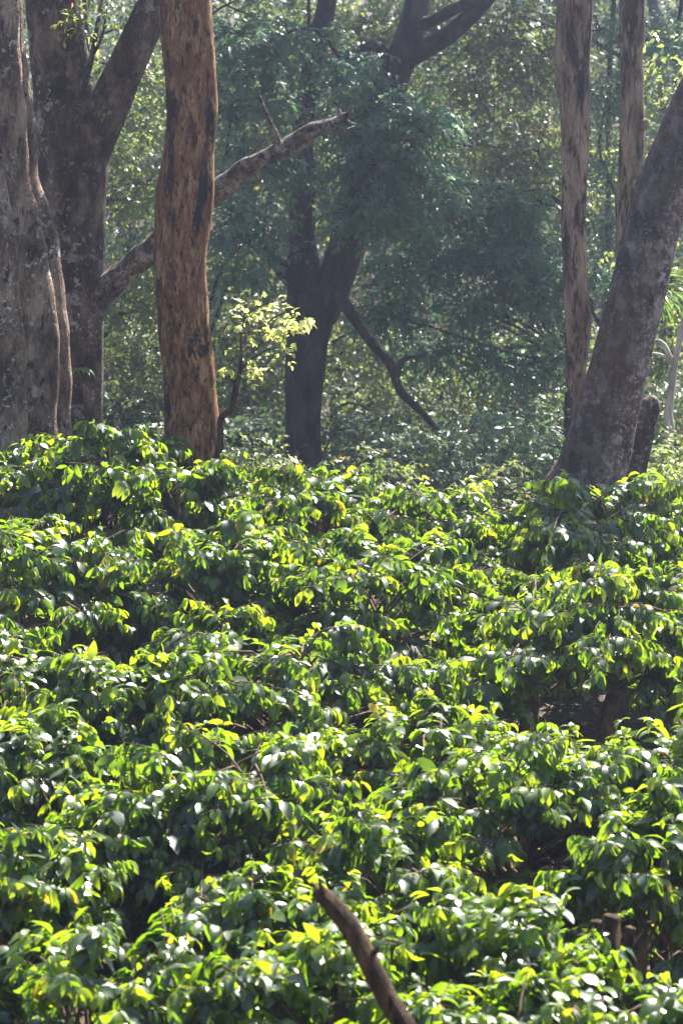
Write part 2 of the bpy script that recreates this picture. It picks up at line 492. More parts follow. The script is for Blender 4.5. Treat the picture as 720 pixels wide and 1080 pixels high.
    for p0, d0, l0 in zip(P0, D0, L0):
        if l0 > .2:
            e = p0 + d0 * l0; e[2] -= .22 * l0
            tube(wood, [p0, (p0 + e) / 2 + np.array([0, 0, .03 * l0]), e], [.005, .004, .002], seg=3, step=.3, bump=0, cap=False)
    wood.build('stem', B_coffee, root)
    lf.build('crown', M_coffee, root, attrs=True)
    return root


BUSHES = [
    (105, 456, 24.6, .95, 'tall dark green coffee bush in front of the grey fluted trunk', dict(nprim=54)),
    (-5, 482, 24.4, .8, 'coffee bush cut by the left frame edge at the foot of the fluted trunk', {}),
    (318, 494, 24.6, 1.0, 'coffee bush on the ridge just right of the orange trunk', dict(nprim=54)),
    (462, 514, 25.0, 1.0, 'coffee bush on the ridge midway between the orange trunk and the leaning trunk', dict(nprim=52)),
    (640, 508, 24.6, 1.1, 'coffee bush on the ridge hiding the foot of the leaning trunk', dict(nprim=56)),
    (42.0814, 553.095, 22.3, 0.96, 'broad shiny coffee bush below the tall dark bush, touching the left edge', dict(nprim=58)),
    (191.995, 480.048, 24.3, 0.86, 'coffee bush straight below the orange trunk, covering its foot', {}),
    (229.955, 556.658, 22.4, 0.76, 'coffee bush in the second row below the one that covers the orange trunk foot', {}),
    (392.18, 571.185, 22.2, 1.05, 'coffee bush with a deep shaded front in the middle of the second row', dict(nprim=54)),
    (612, 606, 21.4, 1.1, 'high umbrella shaped coffee bush with thick bare stems showing beneath', dict(low=.66, stems=2, srad=.075, nprim=56, lean=(-.2, -.2), spread=.24)),
    (769.868, 596.2, 22.4, 0.79, 'coffee bush behind the umbrella shaped one, cut by the right edge', {}),
    (14.2955, 680.809, 20.2, 0.92, 'coffee bush at the left edge, third row down from the trunks', {}),
    (273.402, 662.602, 20.3, 1.15, 'wide coffee bush left of centre whose top spreads flat and glossy', dict(nprim=60)),
    (120.179, 694.334, 19.3, 0.59, 'small coffee bush squeezed between the wide glossy bush and the left edge', {}),
    (453.038, 751.965, 19.0, 0.67, 'coffee bush standing left of the thick bare stems', dict(low=.42)),
    (602.266, 783.171, 18.7, 0.65, 'low coffee bush growing right in front of the thick bare stems', {}),
    (715.251, 768.418, 18.3, 0.74, 'coffee bush at the right edge below the umbrella shaped bush', {}),
    (34.8396, 761.153, 18.3, 0.67, 'coffee bush at the left edge halfway down the coffee patch', {}),
    (251.39, 770.791, 17.6, 0.91, 'big coffee bush with long drooping leaves directly below the wide glossy bush', dict(nprim=54)),
    (559.137, 794.285, 17.8, 0.88, 'large sunlit coffee bush right of centre above the brown stump', dict(nprim=58)),
    (137.384, 830.08, 17.0, 0.57, 'dark coffee bush under the long drooping one, near the left edge', {}),
    (405.675, 868.408, 16.6, 0.66, 'shaded coffee bush behind the tip of the dead pole', {}),
    (705, 849, 16.3, 0.62, 'coffee bush at the right edge beside the brown stump', dict(low=.5)),
    (27.9549, 882.463, 16.0, 0.53, 'narrow coffee bush at the left edge in the last row but one', {}),
    (522, 938, 14.8, 0.48, 'coffee bush beside the brown stump, between the large sunlit bush and the front row', {}),
    (301.878, 932.642, 15.6, 0.67, 'coffee bush with yellowing young leaves left of the dead pole', {}),
    (110, 985, 14.4, .72, 'front coffee bush in the lower left corner', dict(nprim=50)),
    (330, 995, 14.2, .62, 'front coffee bush the dead pole stands out of', {}),
    (520, 1045, 13.7, .5, 'lowest coffee bush in the front row, right of the dead pole', {}),
    (650, 1020, 13.9, .68, 'front coffee bush in the lower right corner', dict(nprim=50)),
]
for k, (px, pt, d, R, lab, kw) in enumerate(BUSHES):
    coffee_bush(px, pt, d, R, lab, 100 + k, **kw)

# ------------------------------------------------------------------ the big trunks
def limb_pts(rows, off=(0, 0)):
    """rows of (px, py, distance, radius in photo pixels) -> points and radii in metres"""
    return [at(a, b, d) for a, b, d, _ in rows], [w * d / FPX for _, _, d, w in rows]


def foliage(mb, blobs, r, leaf, pairs=5, full=False, dens=1.0, aspect=.45, youngp=.3, slen=.45, hang=.45, flat=.75, lowN=.4, drop=.25):
    """blobs of (centre, radius): leafy shoots spread through uneven clumps"""
    for c, R in blobs:
        n = max(6, int(dens * 60 * R * R))
        u = nrm(r.normal(size=(n, 3)))
        rad = R * r.uniform(.15, 1.0, n) ** .55
        lump = 1 + .35 * wob(u * 1.0, 3.0, int(r.integers(1e6)), 2)
        P = np.array(c) + u * (rad * lump)[:, None] * np.array([1, 1, flat])
        D = u * np.array([1, 1, .4]) + r.normal(0, .45, (n, 3))
        sub = wob(P, 3.2 / max(.6, R), int(r.integers(1e6)), 2) > -.28      # gaps
        P, D = P[sub], D[sub]
        if len(P) == 0: continue
        tint = np.clip(.5 + .6 * wob(P, 4.5, int(r.integers(1e6)), 2) + r.normal(0, .12, len(P)), 0, 1)
        sprays(mb, P, D, r.uniform(.6, 1.3, len(P)) * slen, pairs, leaf, drop, hang, r, full=full, aspect=aspect, tint0=tint, youngp=youngp, lowN=lowN)


def twigs(mb, src, blobs, r, r0=.04):
    for c, R in blobs:
        c = np.array(c)
        dd = np.linalg.norm(np.array(src) - c, axis=1)
        s = np.array(src[int(np.argmin(dd + np.where(np.array(src)[:, 2] > c[2] + .3, 2.0, 0)))])
        mid = (s + c) / 2 + r.normal(0, .12, 3) * min(2, np.linalg.norm(c - s)) + np.array([0, 0, .15])
        tube(mb, [s, mid, c], [r0, r0 * .7, r0 * .3], seg=6, step=.25, bump=.1, bfreq=5, seed=int(r.integers(1e6)))
        for q in range(5):
            e = c + nrm(r.normal(size=3)) * R * .8
            b = mid * .3 + c * .7
            tube(mb, [b, (b + e) / 2 + r.normal(0, .05, 3), e], [r0 * .4, r0 * .25, r0 * .1], seg=4, step=.3, bump=0, cap=False)


r = np.random.default_rng(77)

# huge fluted tree at the left edge
root = thing('fluted_tree', (*at(-5, 490, 26)[:2], float(ground_z(-3, 26))), 'huge pale grey fluted trunk filling the left edge, blotched with lichen', 'tree', 'big trunks behind the coffee')
mb = MB()
p, q = limb_pts([(-2, 620, 26, 88), (-4, 520, 26, 72), (-4, 440, 26, 65), (-4, 350, 26, 64), (-10, 270, 26, 62), (-22, 180, 26, 56), (-28, 90, 26, 52), (-32, 0, 26, 51), (-34, -140, 26.2, 46), (-20, -330, 26.6, 36)])
tube(mb, p, q, seg=110, step=.05, flutes=((-9, .27, .5, .05), (-14, .08, 1.3, -.06), (3, .05, .3, .1)), bump=.10, bfreq=6, seed=4)
top = p[-1]
hi = [(top + np.array([-1.5, 2.5, 2.5]), 1.5), (top + np.array([1.0, 4.0, 3.4]), 1.5), (top + np.array([-.6, 3.2, 4.2]), 1.6)]
twigs(mb, [p[-1], p[-2]], hi, r, .12)
mb.build('trunk', B_grey, root)
lf = MB(); foliage(lf, hi, r, .14, dens=.3); lf.build('crown', M_broad, root, attrs=True)

# dark forked tree
root = thing('forked_tree', (*at(82, 480, 27.6)[:2], float(ground_z(-2.5, 27.6))), 'dark mossy trunk forking in a V with a long lichen covered limb', 'tree', 'big trunks behind the coffee')
mb = MB()
pm, qm = limb_pts([(78, 640, 27.6, 48), (78, 520, 27.6, 36), (79, 430, 27.6, 30), (80, 330, 27.6, 29), (79, 240, 27.6, 32), (78, 175, 27.6, 36), (74, 130, 27.6, 36), (64, 70, 27.6, 30), (54, 0, 27.6, 27), (42, -120, 27.9, 24), (24, -300, 28.4, 16)])
tube(mb, pm, qm, seg=40, step=.06, flutes=((3, .07, 1, .1), (5, .05, 2.2, .15)), bump=.07, bfreq=6, seed=9)
pr, qr = limb_pts([(84, 195, 27.6, 23), (98, 150, 27.5, 22), (116, 110, 27.4, 21), (138, 60, 27.3, 19), (163, 5, 27.2, 18), (190, -60, 27.2, 17), (225, -190, 27.6, 14), (250, -320, 28.4, 9)])
tube(mb, pr, qr, seg=28, step=.06, flutes=((3, .06, 1, .1),), bump=.07, bfreq=7, seed=19)
for rows in ([(88, 110, 27.5, 5), (90, 90, 27.3, 3.5), (97, 60, 27.2, 3), (104, 20, 27.1, 2.4), (112, -30, 27.1, 2)],
             [(97, 60, 27.2, 2), (108, 38, 27.1, 1.5), (113, 10, 27.1, 1)], [(90, 92, 27.3, 2), (86, 60, 27.1, 1.6), (80, 30, 27, 1.2)]):
    a, b = limb_pts(rows); tube(mb, a, b, seg=7, step=.08, bump=.1, bfreq=20, seed=2)
hi = [(pm[-1] + np.array([-.5, 2.5, 2.2]), 1.4), (pr[-1] + np.array([.8, 2.8, 2.0]), 1.5), (pr[-1] + np.array([-.8, 3.4, 3.0]), 1.5)]
twigs(mb, [pm[-1], pr[-1]], hi, r, .08)
mb.build('trunk', B_dark, root)
mb = MB()
pl, ql = limb_pts([(84, 335, 27.6, 19), (112, 304, 27.5, 15), (140, 279, 27.4, 13.5), (175, 251, 27.2, 12.5), (215, 211, 27.0, 11.5), (245, 190, 26.9, 10.5), (262, 176, 26.8, 10.5), (290, 162, 26.7, 9.5), (312, 150, 26.7, 9), (328, 138, 26.6, 8), (345, 132, 26.6, 6.5), (360, 124, 26.6, 4.8), (372, 117, 26.6, 1.5)])
tube(mb, pl, ql, seg=26, step=.025, bump=.24, bfreq=12, seed=13)
for rows in ([(294, 156, 26.7, 5), (291, 142, 26.6, 3.6), (285, 128, 26.5, 2.2), (278, 112, 26.4, 1.6), (274, 100, 26.4, 1.2)], [(290, 140, 26.6, 2.5), (284, 136, 26.5, 1.8), (279, 137, 26.5, 1)],
             [(327, 136, 26.6, 4), (327, 129, 26.6, 1)], [(362, 126, 26.6, 3), (370, 130, 26.6, 1.6), (376, 131, 26.6, .8)],
             [(358, 124, 26.6, 3), (358, 115, 26.6, 1.2)], [(366, 122, 26.6, 3), (372, 112, 26.5, 1)], [(352, 134, 26.6, 4), (362, 138, 26.5, 2), (374, 133, 26.5, 1)], [(340, 138, 26.6, 5), (345, 146, 26.6, 2)]):
    a, b = limb_pts(rows); tube(mb, a, b, seg=7, step=.04, bump=.15, bfreq=25, seed=3)
mb.build('limb', B_limb, root)
lf = MB(); foliage(lf, hi, r, .14, dens=.3)
foliage(lf, [(at(100, 15, 27.1), .22), (at(112, -25, 27.1), .3), (at(84, 30, 27.0), .14), (at(95, 112, 27.3), .07)], r, .09, pairs=3, dens=6, slen=.2, youngp=.9)
lf.build('crown', M_pale, root, attrs=True)

# epiphyte
e0 = at(84, 388, 27.0)
root = thing('perching_fern', e0, 'small green fern perched on the dark forked trunk', 'fern')
mb = MB(); n = 9
aa = np.linspace(-1.4, 1.4, n)
leaves_full(mb, np.repeat(e0[None], n, 0), np.stack([np.sin(aa), -np.abs(np.cos(aa)) * .8, .15 + 0 * aa], 1), np.repeat(UP[None], n, 0), r.uniform(.12, .2, n), r.uniform(.03, .05, n), r.uniform(.9, 1.6, n), r.uniform(.1, .3, n), r.uniform(0, 1, n), r.uniform(0, .4, n), r)
mb.build('frond', M_strap, root, attrs=True)

# orange flaking trunk
root = thing('flaking_tree', (*at(204, 490, 25.6)[:2], float(ground_z(-1.3, 25.6))), 'orange brown trunk with flaking bark and dark scars standing alone', 'tree', 'big trunks behind the coffee')
mb = MB()
p, q = limb_pts([(206, 600, 25.6, 38), (205, 510, 25.6, 32), (204, 470, 25.6, 30), (201, 410, 25.6, 26.5), (196, 350, 25.6, 26), (192, 285, 25.6, 28), (193, 250, 25.6, 28.5), (197, 195, 25.6, 30), (203, 130, 25.6, 27), (202, 80, 25.6, 26.5), (198, 20, 25.6, 28.5), (195, -40, 25.6, 28), (192, -200, 25.8, 24), (200, -380, 26.2, 16)])
tube(mb, p, q, seg=44, step=.04, flutes=((3, .035, .6, .2), (5, .025, 2, .1)), bump=.12, bfreq=7, seed=23)
hi = [(p[-1] + np.array([.2, 2.6, 2.2]), 1.3), (p[-1] + np.array([1.2, 3.4, 2.9]), 1.2)]
twigs(mb, [p[-1]], hi, r, .07)
mb.build('trunk', B_orange, root)
lf = MB(); foliage(lf, hi, r, .12, dens=.3); lf.build('crown', M_broad, root, attrs=True)
# young shoot beside it
s0 = at(236, 500, 25.4)
root = thing('sapling', (s0[0], s0[1], float(ground_z(s0[0], s0[1]))), 'small crooked sapling with bright yellow green leaves hugging the orange trunk', 'sapling')
mb = MB()
for rows in ([(233, 560, 25.3, 4.5), (233, 480, 25.3, 4.2), (233, 443, 25.3, 4), (239, 436, 25.25, 4.5), (245, 428, 25.2, 4), (249, 410, 25.2, 4), (252, 398, 25.2, 3.2)],
             [(250, 404, 25.2, 3), (244, 400, 25.2, 2), (241, 395, 25.1, 1)],
             [(252, 400, 25.2, 3), (254, 380, 25.1, 1.4), (255, 350, 25.1, 1.1), (262, 330, 25.1, .9), (285, 318, 25, .6)],
             [(252, 398, 25.2, 2.5), (258, 385, 25.1, 1.2), (280, 370, 25.1, .9), (300, 368, 25, .6)],
             [(255, 352, 25.1, 1), (275, 345, 25.1, .8), (300, 330, 25, .7), (324, 335, 25, .5)],
             [(258, 388, 25.1, 1), (250, 375, 25.2, .8), (242, 385, 25.2, .6)], [(255, 350, 25.1, 1), (248, 330, 25.2, .6)]):
    a, b = limb_pts(rows); tube(mb, a, b, seg=7, step=.03, bump=.15, bfreq=20, seed=6)
mb.build('stem', B_dead, root)
lf = MB()
bl = [(248, 342, .10), (262, 350, .08), (270, 332, .11), (285, 322, .13), (298, 338, .10), (312, 334, .08), (322, 336, .06), (300, 350, .07), (270, 316, .07), (255, 330, .07), (275, 358, .10), (252, 372, .09),
      (268, 376, .11), (285, 372, .12), (296, 374, .10), (244, 388, .07), (256, 392, .06), (272, 390, .06), (262, 362, .07), (302, 365, .07), (290, 345, .08), (278, 340, .09)]
foliage(lf, [(at(a, b, 25.1 + r.uniform(-.12, .12)), R) for a, b, R in bl], r, .068, pairs=2, dens=11, aspect=.62, slen=.10, youngp=.8, hang=.3)
lf.build('crown', M_sprout, root, attrs=True)

# tan straight trunk with a knot hole
root = thing('tan_tree', (*at(612, 490, 30)[:2], float(ground_z(2.5, 30))), 'straight tan trunk with a dark knot hole behind the leaning trunk', 'tree', 'big trunks behind the coffee')
mb = MB()
p, q = limb_pts([(618, 600, 30, 15), (616, 500, 30, 12), (612, 440, 30, 10.5), (607, 395, 30, 11), (609, 345, 30, 13.5), (606, 290, 30, 11.5), (604, 230, 30, 12), (606, 165, 30, 14), (606, 110, 30, 16.5), (603, 70, 30, 18.5), (607, 0, 30, 18.5), (611, -40, 30, 17), (618, -150, 30.2, 15), (612, -330, 30.6, 11)])
q = [w * .92 for w in q]
tube(mb, p, q, seg=32, step=.04, flutes=((2, .06, .5, .2), (3, .05, 1, .3)), bump=.17, bfreq=6, seed=31)
hi = [(p[-1] + np.array([-.5, 2.6, 2.2]), 1.3), (p[-1] + np.array([.8, 3.2, 2.6]), 1.2)]
twigs(mb, [p[-1]], hi, r, .06)
mb.build('trunk', B_tan, root)
kh = MB()
a, b = limb_pts([(612, 104, 29.86, 3.0), (612.5, 96, 29.83, 4.2), (613, 86, 29.83, 4.2), (614, 79, 29.85, 2.6)])
tube(kh, a, b, seg=14, step=.015, bump=.1, bfreq=30, seed=5)
kh.build('knot_hole', bark_mat('knot_hollow', ((.006, .005, .004), (.012, .009, .007), (.02, .015, .012))), root)
lf = MB(); foliage(lf, hi, r, .12, dens=.3); lf.build('crown', M_broad, root, attrs=True)

# thin knobbly trunk
root = thing('knobbly_tree', (*at(655, 490, 31)[:2], float(ground_z(3.1, 31))), 'thin knobbly brown trunk rising behind the top of the leaning trunk', 'tree', 'big trunks behind the coffee')
mb = MB()
p, q = limb_pts([(652, 600, 31, 16), (654, 480, 31, 14), (658, 360, 31, 13), (662, 260, 31, 12.5), (664, 190, 31, 12.5), (665, 130, 31, 13), (665, 60, 31, 12.5), (667, 0, 31, 12), (672, -150, 31.2, 11), (668, -330, 31.5, 8)])
tube(mb, p, q, seg=28, step=.04, flutes=((3, .06, 1, .3),), bump=.16, bfreq=10, seed=41)
for rows in ([(670, 138, 31, 7), (678, 132, 30.9, 5), (682, 126, 30.9, 3)], [(658, 44, 31, 7), (652, 38, 30.9, 3)], [(672, 205, 31, 6), (679, 195, 30.9, 3)]):
    a, b = limb_pts(rows); tube(mb, a, b, seg=10, step=.03, bump=.2, bfreq=14, seed=3)
hi = [(p[-1] + np.array([.5, 2.6, 2.2]), 1.3)]
twigs(mb, [p[-1]], hi, r, .05)
mb.build('trunk', B_tan, root)
lf = MB(); foliage(lf, hi, r, .12, dens=.3); lf.build('crown', M_broad, root, attrs=True)

# leaning trunk
root = thing('leaning_tree', (*at(612, 520, 27)[:2], float(ground_z(2.3, 27))), 'thick dark trunk leaning to the right with pinkish sunlight painted on one side', 'tree', 'big trunks behind the coffee')
mb = MB()
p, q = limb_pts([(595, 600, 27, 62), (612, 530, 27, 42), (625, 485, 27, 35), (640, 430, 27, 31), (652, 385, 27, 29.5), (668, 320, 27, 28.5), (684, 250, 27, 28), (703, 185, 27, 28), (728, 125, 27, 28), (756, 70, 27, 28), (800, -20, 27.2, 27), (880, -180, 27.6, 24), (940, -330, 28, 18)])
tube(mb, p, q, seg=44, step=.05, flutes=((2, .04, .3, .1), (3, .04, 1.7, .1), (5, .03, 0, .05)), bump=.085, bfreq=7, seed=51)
hi = [(p[-1] + np.array([.3, 2.6, 2.2]), 1.4), (p[-1] + np.array([1.4, 3.0, 2.4]), 1.3)]
twigs(mb, [p[-1]], hi, r, .08)
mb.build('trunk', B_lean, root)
lf = MB(); foliage(lf, hi, r, .13, dens=.3); lf.build('crown', M_broad, root, attrs=True)

# broken stub behind it
root = thing('broken_stub', (*at(664, 520, 28.6)[:2], float(ground_z(2.9, 28.6))), 'dark broken tree stub leaning out behind the leaning trunk base', 'tree stub')
mb = MB()
p, q = limb_pts([(654, 600, 28.6, 20), (662, 530, 28.6, 16), (669, 490, 28.6, 14), (677, 455, 28.6, 13), (685, 430, 28.6, 12), (690, 420, 28.6, 7)])
tube(mb, p, q, seg=24, step=.03, flutes=((3, .08, 1, .2),), bump=.14, bfreq=11, seed=61)
mb.build('trunk', B_dark, root)

# pale thin tree
root = thing('pale_tree', (*at(703, 500, 33)[:2], float(ground_z(3.8, 33))), 'slim whitish tree with bent branches at the right edge', 'tree')
mb = MB()
for rows in ([(702, 560, 33, 5), (703, 495, 33, 4.6), (706, 450, 33, 4.4), (704, 438, 33, 4.6), (707, 415, 33, 4), (711, 385, 33, 3.6), (718, 350, 33, 3.2), (730, 300, 33, 2.8), (742, 200, 33.2, 2.2)],
             [(711, 388, 33, 3.2), (706, 377, 33, 2.6), (700, 364, 33, 2.4), (692, 359, 33, 2.1), (684, 363, 33, 1.8), (676, 358, 33.1, 1.2)],
             [(707, 384, 33, 2.2), (700, 376, 33, 1.8), (688, 373, 33, 1.5), (678, 377, 33, 1)]):
    a, b = limb_pts(rows); tube(mb, a, b, seg=10, step=.05, bump=.12, bfreq=15, seed=3)
mb.build('trunk', B_palebark, root)
lf = MB()
foliage(lf, [(at(745, 190, 33.2), .5), (at(770, 130, 33.4), .6), (at(730, 60, 33.6), .6)], r, .10, dens=2, youngp=.7)
lf.build('crown', M_pale, root, attrs=True)

# strap leaved plant
root = thing('strap_leaved_plant', (*at(690, 500, 30.2)[:2], float(ground_z(3.3, 30.2))), 'palm like plant with long drooping strap leaves behind the leaning trunk', 'palm like plant')
mb = MB()
a, b = limb_pts([(664, 560, 30.2, 4), (668, 450, 30.2, 3.6), (678, 360, 30.2, 3.2), (682, 312, 30.2, 3)])
tube(mb, a, b, seg=10, step=.06, bump=.1, bfreq=20, seed=3)
mb.build('stem', B_palebark, root)
lf = MB(); n = 95
c = at(682, 310, 30.2)
az = r.uniform(0, 6.28, n); el = r.uniform(-.35, 1.2, n)
D = np.stack([np.cos(az) * np.cos(el), np.sin(az) * np.cos(el), np.sin(el)], 1)
leaves_full(lf, np.repeat(c[None], n, 0) + D * .04, D, UP + 0 * D + r.normal(0, .15, (n, 3)), r.uniform(.42, .66, n), r.uniform(.030, .045, n), r.uniform(.9, 2.0, n), r.uniform(.1, .4, n), r.uniform(0, 1, n), np.clip((el > .5) * r.uniform(.3, 1, n), 0, 1), r)
lf.build('crown', M_strap, root, attrs=True)

# ------------------------------------------------------------------ trees of the forest behind
def px_blobs(rows, d, jit=.8):
    return [(at(a, b, d + r.uniform(-jit, jit)), w * d / FPX) for a, b, w in rows]


def forest_tree(label, px, d, rows, mat, leaf, dens, bark=B_forest, trad=11, upper=3, limbs=(), style={}, trunk=None, jit=.8, front=0):
    x0 = at(px, 490, d)
    gz_ = float(ground_z(x0[0], d))
    root = thing('forest_tree', (x0[0], d, gz_), label, 'tree', 'trees of the hazy forest')
    wd = MB()
    if trunk is None:
        trad *= .62
        trunk = [(px + r.uniform(-8, 8), 620, d, trad * 1.3), (px, 500, d, trad), (px + r.uniform(-5, 5), 380, d, trad * .85), (px + r.uniform(-6, 6), 220, d, trad * .7), (px + r.uniform(-8, 8), 60, d, trad * .6), (px + r.uniform(-30, 30), -150, d, trad * .45), (px + r.uniform(-40, 40), -330, d, trad * .2)]
        trunk = [(a_, b_, d_ + 1.3, w_) for a_, b_, d_, w_ in trunk]
    src = []
    for rows2 in (trunk, *limbs):
        p, q = limb_pts(rows2)
        tube(wd, p, q, seg=18, step=.10, flutes=((3, .07, r.uniform(0, 6), .15),), bump=.08, bfreq=4, seed=int(r.integers(1e6)))
        src += list(p)
    bl = px_blobs(rows, d - front, jit)
    twigs(wd, src, bl, r, .035)
    top = limb_pts(trunk)[0][-1]
    hi = []
    for k in range(int(upper * (1.2 if d < 42 else 2.0))):
        a = r.uniform(0, 6.28)
        hi.append((np.array([top[0] + math.cos(a) * r.uniform(.5, 4.2), top[1] + r.uniform(-.6, 5.0), CAM_Z + .125 * d + 1.3 + r.uniform(0, 5.5)]), r.uniform(1.4, 2.3)))
    if hi: twigs(wd, [top, limb_pts(trunk)[0][-2]], hi, r, .09)
    wd.build('trunk', bark, root)
    lf = MB()
    foliage(lf, [(c, R * .8) for c, R in bl + [(c + r.normal(0, .75, 3) * R, R * .8) for c, R in bl]], r, leaf, dens=dens * 2.2, **style)
    st = dict(style); st.update(pairs=4, slen=.6)
    foliage(lf, hi, r, leaf * 1.8, dens=.75, **st)
    lf.build('crown', mat, root, attrs=True)
    return root


FINE = dict(pairs=6, aspect=.36, slen=.46, hang=.35, youngp=.25, drop=.3, flat=.5)
BROAD = dict(pairs=4, aspect=.5, slen=.4, youngp=.35)

forest_tree('big dark forked tree in the middle with black trunk and drooping branch', 322, 38,
            [(392, 120, 50), (436, 190, 52), (362, 75, 32), (400, 225, 40), (292, 40, 40), (388, 180, 34), (425, 120, 40), (385, 255, 28), (400, 170, 32), (372, 225, 26), (410, 125, 34), (420, 160, 36)],
            M_fine, .13, 4.0, style=FINE, upper=5, front=.8,
            trunk=[(322, 640, 38, 27), (321, 520, 38, 21), (321, 440, 38, 18.5), (325, 370, 38, 21), (330, 320, 38, 27), (322, 285, 38, 17), (318, 220, 38, 12.5), (319, 150, 38, 12), (326, 90, 38, 11), (336, 40, 38, 11), (347, -10, 38, 10), (352, -160, 38, 8), (345, -330, 38, 4)],
            limbs=([(334, 330, 38, 22), (352, 300, 37.9, 19), (366, 255, 37.8, 18), (376, 205, 37.7, 17), (392, 140, 37.6, 17), (412, 90, 37.5, 17), (428, 50, 37.4, 16), (440, 0, 37.4, 13), (452, -80, 37.5, 11), (470, -260, 38, 6)],
                   [(428, 62, 37.4, 12), (446, 52, 37.3, 11), (470, 38, 37.2, 10), (494, 18, 37.1, 9), (518, -8, 37, 8.5), (570, -80, 37, 6), (620, -200, 37.2, 3)],
                   [(420, 78, 37.4, 9), (400, 50, 37.3, 6), (382, 52, 37.3, 5), (362, 66, 37.2, 3)],
                   [(440, 25, 37.4, 8), (455, 22, 37.2, 6), (480, 8, 37, 6), (505, -2, 36.9, 5)],
                   [(322, 312, 38, 14), (306, 292, 37.8, 9), (290, 275, 37.7, 7.5), (278, 252, 37.6, 6), (262, 225, 37.5, 3)],
                   [(340, 300, 38, 11), (360, 316, 37.6, 7), (380, 345, 37.4, 5.5), (396, 366, 37.3, 5), (412, 384, 37.2, 5.2), (422, 412, 37.2, 4.5), (444, 434, 37.1, 3.6), (464, 458, 37, 3), (478, 486, 37, 2.5)],
                   [(416, 400, 37.2, 4), (424, 380, 37.1, 3), (436, 376, 37, 2), (450, 372, 37, 1.2)]))
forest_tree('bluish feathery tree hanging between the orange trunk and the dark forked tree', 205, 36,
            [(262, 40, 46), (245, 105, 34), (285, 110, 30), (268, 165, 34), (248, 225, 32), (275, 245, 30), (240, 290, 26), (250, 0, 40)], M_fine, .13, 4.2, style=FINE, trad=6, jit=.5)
forest_tree('speckled broad leaved tree in the upper middle, full of bright gaps', 604, 45,
            [(520, 40, 46), (560, 90, 44), (500, 110, 46), (470, 150, 36), (540, 165, 46), (575, 190, 34), (500, 205, 36), (462, 75, 36), (560, 20, 40)], M_broad, .10, 4.2, style=BROAD, trad=9)
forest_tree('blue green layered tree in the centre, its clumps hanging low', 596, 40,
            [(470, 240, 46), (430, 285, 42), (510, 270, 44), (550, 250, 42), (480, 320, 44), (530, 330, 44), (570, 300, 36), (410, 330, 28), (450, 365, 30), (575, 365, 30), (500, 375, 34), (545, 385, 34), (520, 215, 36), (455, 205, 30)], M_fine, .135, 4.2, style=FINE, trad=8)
forest_tree('dull tree with rusty leaves low behind the drooping branch', 640, 47,
            [(500, 400, 44), (545, 410, 42), (460, 415, 40), (525, 450, 44), (570, 440, 38), (475, 470, 40), (430, 450, 40), (585, 480, 34), (440, 400, 36), (500, 480, 40), (550, 485, 40), (420, 485, 36), (585, 400, 40), (590, 340, 36), (575, 450, 40), (530, 380, 36)], M_broad, .10, 3.8, style=BROAD, trad=7, upper=2)
forest_tree('pale leaved tree seen in the gap left of the orange trunk', 88, 42,
            [(135, 130, 42), (160, 190, 42), (125, 210, 38), (145, 260, 44), (165, 320, 40), (125, 330, 36), (150, 20, 46), (130, 70, 40)], M_pale, .10, 4, style=BROAD, trad=6)
forest_tree('dusky tree low in the gap left of the orange trunk', 80, 46,
            [(135, 390, 44), (165, 420, 40), (120, 445, 40), (150, 470, 40), (170, 370, 30), (120, 480, 40), (180, 480, 36), (140, 350, 40)], M_broad, .10, 3.6, style=BROAD, trad=6, upper=2)
forest_tree('murky tree low between the orange trunk and the dark forked tree', 192, 48,
            [(280, 400, 44), (255, 450, 42), (295, 460, 42), (245, 370, 36), (290, 345, 34), (265, 490, 36), (240, 410, 36), (300, 490, 36), (260, 330, 36)], M_broad, .10, 3.6, style=BROAD, trad=7, upper=2)
forest_tree('light speckled tree right beside the dark forked trunk', 330, 44,
            [(365, 390, 36), (395, 430, 40), (360, 440, 36), (390, 480, 38), (400, 300, 28), (352, 230, 26), (345, 200, 24), (380, 350, 36), (350, 480, 34), (410, 390, 34)], M_pale, .10, 3.6, style=BROAD, trad=5, upper=2)
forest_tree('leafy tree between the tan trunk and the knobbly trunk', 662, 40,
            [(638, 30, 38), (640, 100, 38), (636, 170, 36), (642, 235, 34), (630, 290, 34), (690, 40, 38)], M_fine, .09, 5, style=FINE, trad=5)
forest_tree('sunny yellow green tree at the right edge behind the leaning trunk', 705, 43,
            [(700, 100, 46), (690, 175, 42), (715, 230, 44), (700, 300, 40), (712, 370, 40), (690, 430, 36), (715, 470, 38), (630, 395, 20)], M_pale, .10, 4.2, style=BROAD, trad=6)
forest_tree('tall hazy tree high above the drooping branch', 600, 55,
            [(420, 20, 50), (470, 0, 46), (390, 60, 40), (540, 110, 46), (450, 110, 46), (585, 60, 50), (600, 160, 44), (350, 20, 40)], M_broad, .12, 3.2, style=BROAD, trad=9, upper=4)
forest_tree('hazy tree deep in the forest between the fork and the orange trunk', 210, 56,
            [(290, 60, 50), (250, 140, 46), (300, 180, 46), (340, 120, 44), (270, 290, 46), (330, 370, 46), (230, 40, 44)], M_broad, .12, 3.2, style=BROAD, trad=8, upper=3)

